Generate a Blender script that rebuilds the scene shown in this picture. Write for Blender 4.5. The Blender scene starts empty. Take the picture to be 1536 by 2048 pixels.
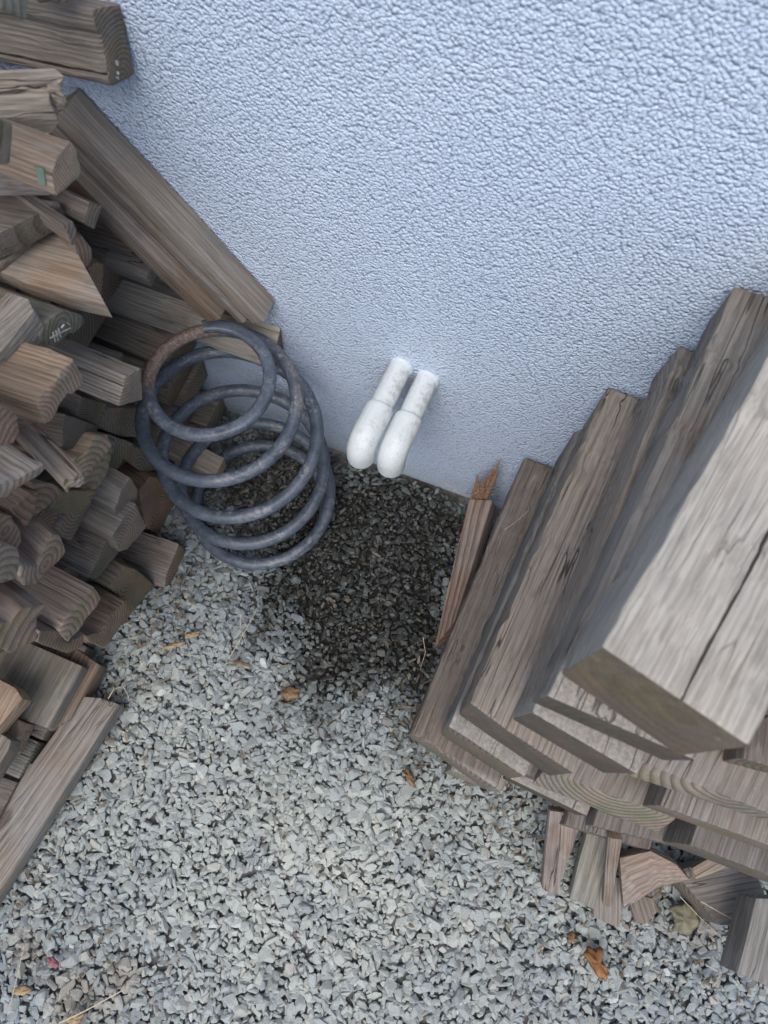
import bpy, bmesh, math, random
import numpy as np
from mathutils import Vector, Matrix, noise
random.seed(7); rng = np.random.default_rng(11)
R_ = math.radians
scene = bpy.context.scene
C = scene.collection

# ------------------------------------------------------------------ camera
AX = Vector((0.9331019626, 0.3453640946, -0.1002216022))     # image-space directions of world x, y, z
AY = Vector((0.3584232743, -0.8705297095, 0.3372102925))
AZ = Vector((0.0292144450, -0.3505733406, -0.9360795100))
CAM = Vector((0.0, -0.511, 1.2))
F = 1538.0
cam_d = bpy.data.cameras.new('camera'); cam = bpy.data.objects.new('camera', cam_d); C.objects.link(cam)
right = Vector((AX.x, AY.x, AZ.x)); down = Vector((AX.y, AY.y, AZ.y)); fwd = Vector((AX.z, AY.z, AZ.z))
M = Matrix((right, -down, -fwd)).transposed().to_4x4(); M.translation = CAM
cam.matrix_world = M
cam_d.sensor_fit = 'VERTICAL'; cam_d.sensor_height = 36.0; cam_d.sensor_width = 27.0
cam_d.lens = 36.0 * F / 2048.0
cam_d.clip_start = 0.02; cam_d.clip_end = 500
cam_d.dof.use_dof = True; cam_d.dof.focus_distance = 1.08; cam_d.dof.aperture_fstop = 8.0
scene.camera = cam

# ------------------------------------------------------------------ light
SUN_EL, SUN_AZ = R_(60), R_(178)          # azimuth clockwise from +y
w = bpy.data.worlds.new('World'); scene.world = w; w.use_nodes = True
nt = w.node_tree; nt.nodes.clear()
sky = nt.nodes.new('ShaderNodeTexSky'); sky.sky_type = 'NISHITA'; sky.sun_disc = False
sky.sun_elevation = SUN_EL; sky.sun_rotation = SUN_AZ; sky.dust_density = 3.0
bg = nt.nodes.new('ShaderNodeBackground'); bg.inputs[1].default_value = 0.14
ow = nt.nodes.new('ShaderNodeOutputWorld')
nt.links.new(sky.outputs[0], bg.inputs[0]); nt.links.new(bg.outputs[0], ow.inputs[0])
sd = bpy.data.lights.new('sun', 'SUN'); sd.energy = 1.3; sd.angle = R_(45); sd.color = (1.0, 0.96, 0.9)
sun = bpy.data.objects.new('sun', sd); C.objects.link(sun)
dirv = Vector((math.sin(SUN_AZ) * math.cos(SUN_EL), math.cos(SUN_AZ) * math.cos(SUN_EL), math.sin(SUN_EL)))
sun.rotation_euler = dirv.to_track_quat('Z', 'Y').to_euler(); sun.location = dirv * 6
vs = scene.view_settings; vs.view_transform = 'Standard'; vs.look = 'None'; vs.gamma = 1; vs.exposure = 0.48

# ------------------------------------------------------------------ geometry helpers
def ray(u, v):
    q = Vector((u - 768.0, v - 1024.0, F))
    return Vector((AX.dot(q), AY.dot(q), AZ.dot(q)))
def on(ax, u, v, c):
    r = ray(u, v); return CAM + r * ((c - CAM[ax]) / r[ax])

def tag(o, label=None, cat=None, group=None, kind=None):
    if label: o['label'] = label
    if cat: o['category'] = cat
    if group: o['group'] = group
    if kind: o['kind'] = kind
    return o

def link(name, me, mat, parent=None):
    o = bpy.data.objects.new(name, me); C.objects.link(o)
    if mat: me.materials.append(mat)
    if parent: o.parent = parent
    return o

# ------------------------------------------------------------------ material helpers
class NT:
    def __init__(s, name):
        s.m = bpy.data.materials.new(name); s.m.use_nodes = True
        s.t = s.m.node_tree; s.t.nodes.clear()
        s.out = s.n('ShaderNodeOutputMaterial'); s.b = s.n('ShaderNodeBsdfPrincipled')
        s.t.links.new(s.b.outputs[0], s.out.inputs[0])
    def n(s, k, **kw):
        x = s.t.nodes.new(k)
        for a, v in kw.items(): setattr(x, a, v)
        return x
    def set(s, sock, v):
        if isinstance(v, bpy.types.NodeSocket): s.t.links.new(v, sock)
        elif v is not None:
            if isinstance(v, (tuple, list)) and len(v) == 3 and sock.type == 'RGBA': v = (*v, 1)
            sock.default_value = v
    def math(s, op, a, b=None, c=None, clamp=False):
        x = s.n('ShaderNodeMath', operation=op, use_clamp=clamp)
        s.set(x.inputs[0], a); s.set(x.inputs[1], b); s.set(x.inputs[2], c); return x.outputs[0]
    def vm(s, op, a, b=None):
        x = s.n('ShaderNodeVectorMath', operation=op); s.set(x.inputs[0], a); s.set(x.inputs[1], b)
        return x.outputs['Value'] if op in ('LENGTH', 'DOT_PRODUCT') else x.outputs[0]
    def noise(s, vec, scale, detail=3, rough=.55, dist=0, out=0):
        x = s.n('ShaderNodeTexNoise'); s.set(x.inputs['Vector'], vec); s.set(x.inputs['Scale'], scale)
        s.set(x.inputs['Detail'], detail); s.set(x.inputs['Roughness'], rough); s.set(x.inputs['Distortion'], dist)
        return x.outputs[out]
    def vor(s, vec, scale, feature='F1', smooth=None):
        x = s.n('ShaderNodeTexVoronoi', feature=feature); s.set(x.inputs['Vector'], vec); s.set(x.inputs['Scale'], scale)
        if smooth is not None and feature == 'SMOOTH_F1': s.set(x.inputs['Smoothness'], smooth)
        return x.outputs['Distance']
    def ramp(s, fac, lo, hi, a=0., b=1.):
        x = s.n('ShaderNodeMapRange'); s.set(x.inputs[0], fac); s.set(x.inputs[1], lo); s.set(x.inputs[2], hi)
        s.set(x.inputs[3], a); s.set(x.inputs[4], b); return x.outputs[0]
    def mix(s, f, a, b, mode='MIX'):
        x = s.n('ShaderNodeMix', data_type='RGBA', blend_type=mode); s.set(x.inputs[0], f)
        s.set(x.inputs[6], a); s.set(x.inputs[7], b); return x.outputs[2]
    def bump(s, h, strength, dist, normal=None):
        x = s.n('ShaderNodeBump'); s.set(x.inputs['Strength'], strength); s.set(x.inputs['Distance'], dist)
        s.set(x.inputs['Height'], h); s.set(x.inputs['Normal'], normal); return x.outputs[0]
    def attr(s, name, typ='OBJECT', out='Color'):
        x = s.n('ShaderNodeAttribute', attribute_type=typ, attribute_name=name); return x.outputs[out]
    def fin(s, col, rough, normal=None, spec=None):
        s.set(s.b.inputs['Base Color'], col); s.set(s.b.inputs['Roughness'], rough)
        s.set(s.b.inputs['Normal'], normal); s.set(s.b.inputs['Specular IOR Level'], spec); return s.m

def wood_material():
    k = NT('weathered_wood')
    co = k.n('ShaderNodeTexCoord').outputs['Object']
    nobj = k.n('ShaderNodeTexCoord').outputs['Normal']
    pith = k.attr('pith', out='Vector'); tint = k.attr('tint'); endc = k.attr('endtint')
    wear = k.attr('wear', out='Vector'); rg = k.n('ShaderNodeSeparateXYZ'); k.set(rg.inputs[0], k.attr('rings', out='Vector'))   # side rings, end rings, rim start
    sw = k.n('ShaderNodeSeparateXYZ'); k.set(sw.inputs[0], wear)       # crack amount, grey amount, ring size
    p = k.vm('SUBTRACT', co, pith)
    seed = k.vm('MULTIPLY', pith, (37.0, 91.0, 53.0))
    cs = k.vm('ADD', p, seed)
    # slow wander of the grain along the length
    wob = k.noise(k.vm('MULTIPLY', cs, (7, 16, 16)), 1.0, 2, .5, out=1)
    wob = k.vm('SUBTRACT', wob, (.5, .5, .5))
    wob = k.vm('MULTIPLY', wob, (0, .006, .006))
    q = k.vm('ADD', k.vm('MULTIPLY', p, (0, 1, 1)), wob)
    d = k.vm('LENGTH', q)
    d2 = k.math('MULTIPLY', d, sw.outputs[2])
    d2 = k.math('ADD', d2, k.math('MULTIPLY', k.noise(cs, 25, 2), .5))
    fr = k.math('FRACT', d2)
    late = k.math('MULTIPLY', k.ramp(fr, .35, .86), k.ramp(fr, .9, 1.0, 1, 0))      # dark late wood
    ringvar = k.noise(k.math('FLOOR', d2), 3.1, 0)
    fib = k.noise(k.vm('MULTIPLY', cs, (14, 420, 420)), 1.0, 3, .6)
    fib2 = k.noise(k.vm('MULTIPLY', cs, (5, 95, 95)), 1.0, 3, .6)
    sep = k.n('ShaderNodeSeparateXYZ'); k.set(sep.inputs[0], nobj)
    isend = k.ramp(k.math('ABSOLUTE', sep.outputs[0]), .62, .8)
    side = k.math('SUBTRACT', 1.0, isend)
    # side colour
    grey = k.ramp(k.noise(cs, 9, 4, .6), .38, .62)
    base = k.mix(k.math('MULTIPLY', grey, sw.outputs[1]), tint, k.mix(.75, tint, (.30, .31, .31)))
    dark = k.mix(1.0, base, (.50, .44, .40), 'MULTIPLY')
    sidec = k.mix(k.math('MULTIPLY', late, rg.outputs[0]), base, dark)
    sidec = k.mix(k.ramp(fib, .38, .60, .65, 0), sidec, k.mix(1.0, sidec, (.50, .47, .45), 'MULTIPLY'))
    sidec = k.mix(k.ramp(fib2, .5, .72, 0, .35), sidec, k.mix(1.0, sidec, (1.35, 1.33, 1.30), 'MULTIPLY'))
    # end colour
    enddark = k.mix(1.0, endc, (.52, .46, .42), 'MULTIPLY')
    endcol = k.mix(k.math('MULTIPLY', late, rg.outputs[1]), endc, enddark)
    saw = k.noise(cs, 320, 3, .7)
    endcol = k.mix(k.ramp(saw, .42, .66, .0, .6), endcol, k.mix(1.0, endcol, (1.35, 1.32, 1.28), 'MULTIPLY'))
    endcol = k.mix(k.ramp(k.noise(cs, 30, 3), .4, .6, .35, 0), endcol, k.mix(1.0, endcol, (.62, .62, .63), 'MULTIPLY'))
    endcol = k.mix(k.ramp(k.noise(cs, 19, 3), .48, .62, 0, .45), endcol, k.mix(1.0, endcol, (.85, 1.0, .62), 'MULTIPLY'))
    endcol = k.mix(k.ramp(k.noise(k.vm('ADD', cs, (5, 5, 5)), 24, 3), .5, .62, 0, .45), endcol, k.mix(1.0, endcol, (1.35, 1.08, .95), 'MULTIPLY'))
    sx0 = k.n('ShaderNodeSeparateXYZ'); k.set(sx0.inputs[0], k.vm('ADD', co, k.vm('MULTIPLY', k.noise(co, 90, 4, .7, out=1), (.012, 0, 0))))
    rim = k.math('MULTIPLY', k.ramp(k.math('SUBTRACT', sx0.outputs[0], rg.outputs[2]), .0, .010), side)
    rimc = k.mix(k.ramp(k.noise(cs, 260, 5, .8), .40, .62), (.22, .205, .185), (.37, .355, .325))
    sidec = k.mix(k.math('MULTIPLY', rim, .75), sidec, rimc)
    col = k.mix(isend, sidec, endcol)
    # weathering cracks along the grain, radial checks on the end
    crn = k.noise(k.vm('MULTIPLY', cs, (3.2, 62, 62)), 1.0, 2, .5)
    crack = k.math('MULTIPLY', k.ramp(k.math('ABSOLUTE', k.math('SUBTRACT', crn, .5)), .0, .012, 1, 0),
                   k.ramp(k.noise(cs, 12, 1), .46, .60))
    crack = k.math('MULTIPLY', k.math('MULTIPLY', crack, side), sw.outputs[0])
    col = k.mix(k.math('MULTIPLY', crack, .85), col, (.018, .016, .015))
    spl = k.n('ShaderNodeSeparateXYZ'); k.set(spl.inputs[0], k.attr('split', out='Vector'))     # offset, half width, axis
    sco = k.n('ShaderNodeSeparateXYZ'); k.set(sco.inputs[0], co)
    cc = k.math('ADD', k.math('MULTIPLY', sco.outputs[1], k.math('SUBTRACT', 1.0, spl.outputs[2])), k.math('MULTIPLY', sco.outputs[2], spl.outputs[2]))
    cc = k.math('ADD', cc, k.math('MULTIPLY', k.math('SUBTRACT', k.noise(k.vm('MULTIPLY', cs, (14, 0, 0)), 1.0, 3), .5), .006))
    split = k.math('MULTIPLY', k.math('LESS_THAN', k.math('ABSOLUTE', k.math('SUBTRACT', cc, spl.outputs[0])), k.math('MULTIPLY', spl.outputs[1], k.ramp(k.noise(k.vm('MULTIPLY', cs, (30, 1, 1)), 1.0, 2), .2, .7, .4, 1.3))), side)
    col = k.mix(k.math('MULTIPLY', split, .93), col, (.012, .011, .010))
    crack = k.math('MAXIMUM', crack, split)
    # knots
    kn = k.n('ShaderNodeTexVoronoi', feature='F1'); k.set(kn.inputs['Vector'], k.vm('MULTIPLY', cs, (6.0, 11, 11))); k.set(kn.inputs['Scale'], 1.0)
    knot = k.math('MULTIPLY', k.ramp(kn.outputs['Distance'], .07, .12, 1, 0), side)
    col = k.mix(k.math('MULTIPLY', knot, .6), col, (.055, .042, .036))
    # dirt and algae blotches
    dirt = k.ramp(k.noise(cs, 18, 4, .65), .55, .72)
    col = k.mix(k.math('MULTIPLY', dirt, .35), col, (.075, .068, .055))
    pale = k.ramp(k.noise(k.vm('MULTIPLY', cs, (18, 60, 60)), 1.0, 4, .7), .62, .75)
    col = k.mix(k.math('MULTIPLY', pale, .22), col, (.48, .47, .44))
    speck = k.ramp(k.noise(cs, 260, 1), .74, .78)
    col = k.mix(k.math('MULTIPLY', speck, .12), col, (.6, .58, .55))
    h = k.math('ADD', k.math('MULTIPLY', k.math('MULTIPLY', late, rg.outputs[0]), .9), k.math('MULTIPLY', fib, 1.0))
    h = k.math('ADD', h, k.math('MULTIPLY', k.math('MULTIPLY', saw, isend), 1.2))
    h = k.math('SUBTRACT', h, k.math('MULTIPLY', crack, 3.0))
    h = k.math('ADD', h, k.math('MULTIPLY', fib2, .8))
    nrm = k.bump(h, .8, .0011)
    return k.fin(col, k.ramp(fib2, .3, .7, .72, .9), nrm, .25)

def stucco_material():
    k = NT('painted_pebbledash')
    co = k.n('ShaderNodeTexCoord').outputs['Object']
    wv = k.vm('MULTIPLY', k.vm('SUBTRACT', k.noise(co, 110, 2, out=1), (.5, .5, .5)), (.0045, .0045, .0045))
    sp = k.vm('ADD', co, wv)
    sq = k.vm('MULTIPLY', sp, (.95, 1, .95))
    a = k.vor(sq, 320); a = k.math('SUBTRACT', 1.0, k.math('MULTIPLY', k.math('MULTIPLY', a, a), 1.5))
    b = k.noise(k.vm('MULTIPLY', sp, (.9, 1, .95)), 290, 3, .6)
    b2 = k.noise(sp, 60, 2, .5)
    h = k.math('ADD', k.math('MULTIPLY', a, .95), k.math('MULTIPLY', b, .8))
    h = k.math('ADD', h, k.math('MULTIPLY', b2, .45))
    n = k.bump(h, 1.0, .0017)
    big = k.noise(co, 3.0, 3, .5)
    col = k.mix(k.ramp(big, .35, .65), (.56, .68, .86), (.61, .72, .88))
    col = k.mix(k.ramp(h, .85, 1.25, .25, 0), col, (.38, .46, .66))     # darker, bluer tone in the pits of the bumps
    # splash dirt close to the ground, growing out of noise
    sx = k.n('ShaderNodeSeparateXYZ'); k.set(sx.inputs[0], co)
    low = k.ramp(k.math('ADD', sx.outputs[2], k.math('MULTIPLY', k.noise(co, 14, 4), .09)), .03, .12, 1, 0)
    col = k.mix(k.math('MULTIPLY', low, .45), col, (.33, .40, .42))
    spots = k.math('MULTIPLY', k.ramp(k.noise(co, 210, 2), .66, .70), k.ramp(k.math('ADD', sx.outputs[2], k.math('MULTIPLY', k.noise(co, 9, 2), .1)), .06, .22, 1, 0))
    col = k.mix(k.math('MULTIPLY', spots, .6), col, (.16, .15, .12))
    strk = k.ramp(k.noise(k.vm('MULTIPLY', co, (26, 1, 1.6)), 1.0, 4, .6), .56, .74)
    col = k.mix(k.math('MULTIPLY', strk, .10), col, (.30, .36, .42))
    sp2 = k.ramp(k.vor(co, 9), .012, .02, 1, 0)
    col = k.mix(k.math('MULTIPLY', sp2, .8), col, (.10, .11, .09))
    k.set(k.b.inputs['Coat Weight'], .45); k.set(k.b.inputs['Coat Roughness'], .28)
    return k.fin(col, .42, n, .6)

def paint_pipe_material():
    k = NT('brushed_white_paint')
    co = k.n('ShaderNodeTexCoord').outputs['Object']
    n1 = k.noise(k.vm('MULTIPLY', co, (260, 40, 260)), 1.0, 4, .6)
    n2 = k.noise(co, 90, 4, .6)
    h = k.math('ADD', n1, n2)
    dirt = k.math('MULTIPLY', k.ramp(k.noise(co, 75, 5, .8), .48, .66), k.ramp(k.noise(co, 16, 2), .42, .60))
    col = k.mix(k.math('MULTIPLY', dirt, .6), (.57, .62, .64), (.25, .245, .20))
    fl = k.ramp(k.noise(co, 300, 3), .66, .72)
    col = k.mix(k.math('MULTIPLY', fl, .35), col, (.35, .35, .30))
    return k.fin(col, .5, k.bump(h, .7, .0012), .4)

def spring_material():
    k = NT('grey_blue_painted_steel')
    co = k.n('ShaderNodeTexCoord').outputs['Object']
    n1 = k.noise(co, 45, 5, .7); n2 = k.noise(co, 220, 4, .7); n3 = k.noise(co, 16, 3)
    col = k.mix(k.ramp(n1, .35, .65), (.040, .055, .080), (.085, .108, .145))
    col = k.mix(k.ramp(n2, .56, .72, 0, .35), col, (.24, .27, .30))
    pale = k.math('MULTIPLY', k.ramp(k.noise(k.vm('MULTIPLY', co, (1, 1, 2.5)), 110, 5, .75), .50, .60), k.ramp(n3, .42, .62))
    col = k.mix(k.math('MULTIPLY', pale, .5), col, (.30, .32, .33))
    rust = k.attr('rust', 'GEOMETRY', 'Fac')
    rm = k.math('MULTIPLY', k.ramp(k.math('ADD', rust, k.math('MULTIPLY', k.math('SUBTRACT', n1, .5), 1.2)), .35, .7), 1.0)
    rc = k.mix(k.ramp(n2, .4, .62), (.13, .085, .065), (.30, .23, .19))
    col = k.mix(k.math('MULTIPLY', rm, .9), col, rc)
    rp = k.ramp(k.noise(co, 75, 4, .7), .66, .71)
    col = k.mix(k.math('MULTIPLY', rp, .3), col, (.12, .075, .055))
    h = k.math('ADD', k.math('MULTIPLY', n2, 1.0), k.math('MULTIPLY', rm, .8))
    return k.fin(col, k.ramp(n2, .3, .7, .32, .55), k.bump(h, .6, .0009), .5)

def gravel_material():
    k = NT('crushed_stone')
    c = k.attr('stone_colour', 'GEOMETRY'); wet = k.attr('wet', 'GEOMETRY', 'Fac')
    co = k.n('ShaderNodeTexCoord').outputs['Object']
    n1 = k.noise(co, 330, 4, .65); n2 = k.noise(co, 900, 2, .6)
    col = k.mix(k.ramp(n1, .3, .7, .55, 0), c, k.mix(1.0, c, (.70, .71, .72), 'MULTIPLY'))
    col = k.mix(k.ramp(n2, .56, .66, 0, .6), col, k.mix(1.0, col, (1.6, 1.6, 1.6), 'MULTIPLY'))
    wc = k.mix(1.0, col, (.13, .122, .108), 'MULTIPLY')
    col = k.mix(wet, col, wc)
    rough = k.ramp(wet, 0, 1, .82, .34)
    h = k.math('ADD', n1, k.math('MULTIPLY', n2, .4))
    return k.fin(col, rough, k.bump(h, .7, .0012), .4)

def ground_material():
    k = NT('gritty_soil')
    co = k.n('ShaderNodeTexCoord').outputs['Object']
    n1 = k.noise(co, 40, 5, .7)
    v = k.vor(co, 110)
    col = k.mix(n1, (.13, .13, .12), (.24, .24, .225))
    far = k.mix(k.ramp(v, .1, .6), (.26, .28, .29), (.07, .07, .07))
    wc_ = k.vm('MULTIPLY', k.vm('SUBTRACT', co, (-.115, -.19, 0)), (5.2, 4.6, 0))
    wet = k.ramp(k.math('ADD', k.vm('LENGTH', wc_), k.math('MULTIPLY', k.noise(co, 20, 3), .5)), 1.05, 1.4, 1, 0)
    col = k.mix(wet, col, k.mix(1.0, col, (.13, .12, .11), 'MULTIPLY'))
    sx = k.vm('LENGTH', co)
    col = k.mix(k.ramp(sx, 1.2, 2.2), col, far)
    return k.fin(col, .9, k.bump(k.math('ADD', n1, v), 1, .004), .2)

def simple(name, ca, cb, scale=60, rough=.8, stretch=(1, 1, 1)):
    k = NT(name)
    co = k.n('ShaderNodeTexCoord').outputs['Object']
    n1 = k.noise(k.vm('MULTIPLY', co, stretch), scale, 4, .6)
    return k.fin(k.mix(k.ramp(n1, .35, .65), ca, cb), rough, k.bump(n1, .5, .001), .3)

WOOD = wood_material(); STUCCO = stucco_material(); PIPE = paint_pipe_material()
SPRING = spring_material(); GRAVEL = gravel_material(); SOIL = ground_material()
LEAF_O = simple('orange_dead_leaf', (.15, .07, .03), (.33, .16, .07), 90)
LEAF_B = simple('brown_dead_leaf', (.11, .07, .04), (.26, .17, .09), 90)
LEAF_Y = simple('straw_yellow_leaf', (.27, .19, .10), (.40, .31, .18), 120)
MOULD = simple('mouldy_leaf', (.10, .10, .07), (.24, .22, .15), 90)
PETAL = simple('pink_petal', (.22, .08, .10), (.32, .14, .16), 90)
STRAW = simple('dry_straw', (.42, .35, .24), (.62, .55, .42), 200)
FRESH = simple('fresh_split_wood', (.16, .085, .055), (.40, .27, .19), 60, .8, (1, 8, 8))
SEALANT = simple('pipe_collar_paint', (.50, .57, .64), (.58, .64, .69), 150)
CRUMB = simple('bark_crumb', (.07, .055, .04), (.24, .20, .15), 55)
GREENP = simple('green_paint_spot', (.17, .20, .16), (.15, .24, .19), 200)
CHALK = simple('white_mark', (.34, .34, .32), (.55, .55, .53), 300)

# ------------------------------------------------------------------ setting
bm = bmesh.new(); S = 30
bmesh.ops.create_grid(bm, x_segments=1, y_segments=1, size=S)
me = bpy.data.meshes.new('ground'); bm.to_mesh(me); bm.free()
g = link('ground', me, SOIL); g.location.z = -.006; tag(g, kind='structure')

bm = bmesh.new(); bmesh.ops.create_cube(bm, size=1)
for v in bm.verts: v.co = Vector((v.co.x * 7.0, v.co.y * .25 + .125, v.co.z * 3.2 + 1.5))
me = bpy.data.meshes.new('house_wall'); bm.to_mesh(me); bm.free()
wl = link('house_wall', me, STUCCO)
tag(wl, 'pale blue rough rendered wall rising behind both woodpiles', 'wall')

# ------------------------------------------------------------------ wood
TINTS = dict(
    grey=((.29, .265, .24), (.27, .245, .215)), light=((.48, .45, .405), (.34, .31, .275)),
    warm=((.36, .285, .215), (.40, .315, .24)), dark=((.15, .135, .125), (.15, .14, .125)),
    brown=((.235, .18, .14), (.25, .185, .14)), red=((.27, .165, .125), (.29, .19, .14)),
    olive=((.24, .205, .12), (.22, .19, .11)), green=((.26, .265, .225), (.23, .24, .20)),
    steel=((.23, .25, .265), (.20, .21, .22)), pale=((.47, .475, .455), (.17, .145, .115)),
    mid=((.23, .205, .18), (.20, .18, .155)), pink=((.34, .275, .24), (.36, .29, .24)))
nsolid = 0
def solid(base, vec, grain, label, tint='grey', name='plank', group=None, bevel=.0022, wave=.0008, crack=.7,
          grey=.6, ring=150, rough_end=0.0, rs_=.42, re_=.85, nick=.0006, rim=0, endt=None, split=None, slant=0.0, parent=None, pith=None, cuts=.03, cat='plank', noisy=None):
    """base polygon (world points) swept along vec; the local x axis follows the grain"""
    global nsolid; nsolid += 1
    rs = random.Random(nsolid * 13 + 5)
    gx = grain.normalized()
    up = vec.normalized() if abs(gx.dot(vec.normalized())) < .7 else Vector((0, 0, 1))
    gy = up.cross(gx).normalized(); gz = gx.cross(gy).normalized()
    org = sum(base, Vector()) / len(base)
    Rm = Matrix((gx, gy, gz))
    loc = [Rm @ (p - org) for p in base]; lv = Rm @ vec; mx = max(p.x for p in loc)
    bm = bmesh.new()
    a = [bm.verts.new(p) for p in loc]; b = [bm.verts.new(p + lv + (Vector((slant, 0, 0)) if slant and p.x > mx - .03 else Vector())) for p in loc]
    bm.faces.new(a); bm.faces.new(b[::-1]); n = len(a)
    for i in range(n): bm.faces.new((a[i], b[i], b[(i + 1) % n], a[(i + 1) % n]))
    bmesh.ops.recalc_face_normals(bm, faces=bm.faces)
    if bevel: bmesh.ops.bevel(bm, geom=bm.edges[:], offset=bevel, segments=2, profile=.6, affect='EDGES', clamp_overlap=True)
    xs = [v.co.x for v in bm.verts]; x0, x1 = min(xs), max(xs)
    k = int((x1 - x0) / cuts)
    for i in range(1, k):
        x = x0 + (x1 - x0) * i / k
        bmesh.ops.bisect_plane(bm, geom=bm.verts[:] + bm.edges[:] + bm.faces[:], plane_co=(x, 0, 0), plane_no=(1, 0, 0))
    if rough_end:
        for i in range(7):
            for ax in (1, 2):
                vals = [v.co[ax] for v in bm.verts]; lo, hi = min(vals), max(vals)
                pn = (0, 1, 0) if ax == 1 else (0, 0, 1)
                c = lo + (hi - lo) * (i + .5) / 7; pc = (0, c, 0) if ax == 1 else (0, 0, c)
                bmesh.ops.bisect_plane(bm, geom=bm.verts[:] + bm.edges[:] + bm.faces[:], plane_co=pc, plane_no=pn)
    so = rs.random() * 50
    for v in bm.verts:
        c = v.co.copy()
        d = noise.noise_vector(Vector((c.x * 9 + so, c.y * 14, c.z * 14))) * wave
        v.co += Vector((0, d.y, d.z))
        if nick:
            e = noise.noise_vector(Vector((c.x * 70 + so, c.y * 110, c.z * 110)))
            f = noise.noise(Vector((c.x * 22 + so, c.y * 30, c.z * 30)))
            v.co += Vector((e.x * .6, e.y, e.z)) * nick * (1 + 3 * max(0, f))
        if rough_end and c.x > x1 - .012:
            v.co.x += noise.noise(Vector((so, c.y * 160, c.z * 160))) * rough_end + noise.noise(Vector((so, c.y * 50, c.z * 50))) * rough_end
    bmesh.ops.triangulate(bm, faces=[f for f in bm.faces if len(f.verts) > 4])
    me = bpy.data.meshes.new(name); bm.to_mesh(me); bm.free()
    me.polygons.foreach_set('use_smooth', [True] * len(me.polygons)); me.set_sharp_from_angle(angle=R_(38))
    o = link(name, me, WOOD, parent)
    mw = Rm.transposed().to_4x4(); mw.translation = org
    o.matrix_world = mw
    t, e = TINTS[tint]; j = rs.uniform(.74, 1.0)
    gl = lambda c: [q * .88 + sum(c) / 3 * .12 for q in c]
    t, e = gl(t), gl(e); t = [q * .8 + m_ * .2 for q, m_ in zip(t, (.25, .212, .178))]; e = [q * .75 + m_ * .25 for q, m_ in zip(e, (.25, .205, .165))]; t = [t[0] * 1.05, t[1], t[2] * .93]
    o['tint'] = [t[0] * j, t[1] * j, t[2] * j]; o['endtint'] = [e[0] * j, e[1] * j, e[2] * j]
    if pith is None:
        an = rs.uniform(0, 6.28); r = rs.uniform(.02, .06); pith = (r * math.cos(an), r * math.sin(an))
    o['pith'] = [rs.uniform(-.5, .5), pith[0], pith[1]]
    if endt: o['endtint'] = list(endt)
    o['split'] = list(split) if split else [0.0, 0.0, 0.0]
    o['rings'] = [float(rs_), float(re_), float(x1 - rim) if rim else 99.0]
    o['wear'] = [crack, grey, float(ring) * rs.uniform(.85, 1.2)]
    if parent is None: tag(o, label, cat, group)
    elif label: o['label'] = label
    return o

def endp(px, x0, dirpx, label, tint='grey', L=.34, tilt=0.0, **kw):
    """plank whose sawn end faces +x: end outline at plane x=x0, long edge from first corner towards dirpx"""
    P = [on(0, u, v, x0) for u, v in px]
    q = on(2, dirpx[0], dirpx[1], P[0].z + tilt)
    d = (q - P[0]).normalized()
    if d.x > -.3: d = Vector((-1, d.y * .3, 0)).normalized()
    return solid(P, d * L, -d, label, tint, **kw)

def topp(px, z, t, label, tint='grey', grain=None, zs=None, **kw):
    """board seen from above: outline of its top face at height z, thickness t downwards; grain = (i, j) corner pair"""
    P = [on(2, u, v, zs[i] if zs else z) for i, (u, v) in enumerate(px)]
    i, j = grain or (0, 1)
    n = (P[1] - P[0]).cross(P[2] - P[0]).normalized()
    if n.z < 0: n = -n
    return solid(P, -n * t, P[i] - P[j], label, tint, **kw)

def yboard(nl, nr, z, t, xfar, label, tint='grey', yend=-.006, slope=0.0, **kw):
    """board running to the wall: near corners nl, nr of its top face (pixels or points)"""
    a = on(2, *nl, z) if len(nl) == 2 else Vector(nl); b = on(2, *nr, z) if len(nr) == 2 else Vector(nr)
    sh = Vector((xfar - a.x, yend - a.y, slope))
    c = a + sh; dd = sh.normalized()
    wv = b - a; wv -= dd * wv.dot(dd)
    d = c + wv; d = d + dd * ((yend - d.y) / dd.y)
    dn = dd.cross(wv).normalized()
    if dn.z < 0: dn = -dn
    return solid([a, b, d, c], -dn * t, a - c, label, tint, **kw)

def beam(p0, p1, w_, t_, label, tint='grey', roll=0, **kw):
    d = (p1 - p0).normalized(); s = d.cross(Vector((0, 0, 1))).normalized(); u = s.cross(d)
    c, sn = math.cos(R_(roll)), math.sin(R_(roll)); s2 = s * c + u * sn; u2 = u * c - s * sn
    base = [p0 + s2 * a * w_ / 2 + u2 * b * t_ / 2 for a, b in ((-1, -1), (1, -1), (1, 1), (-1, 1))]
    return solid(base, p1 - p0, p1 - p0, label, tint, **kw)

V = Vector
GR = 'stacked posts of the right woodpile'
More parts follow.
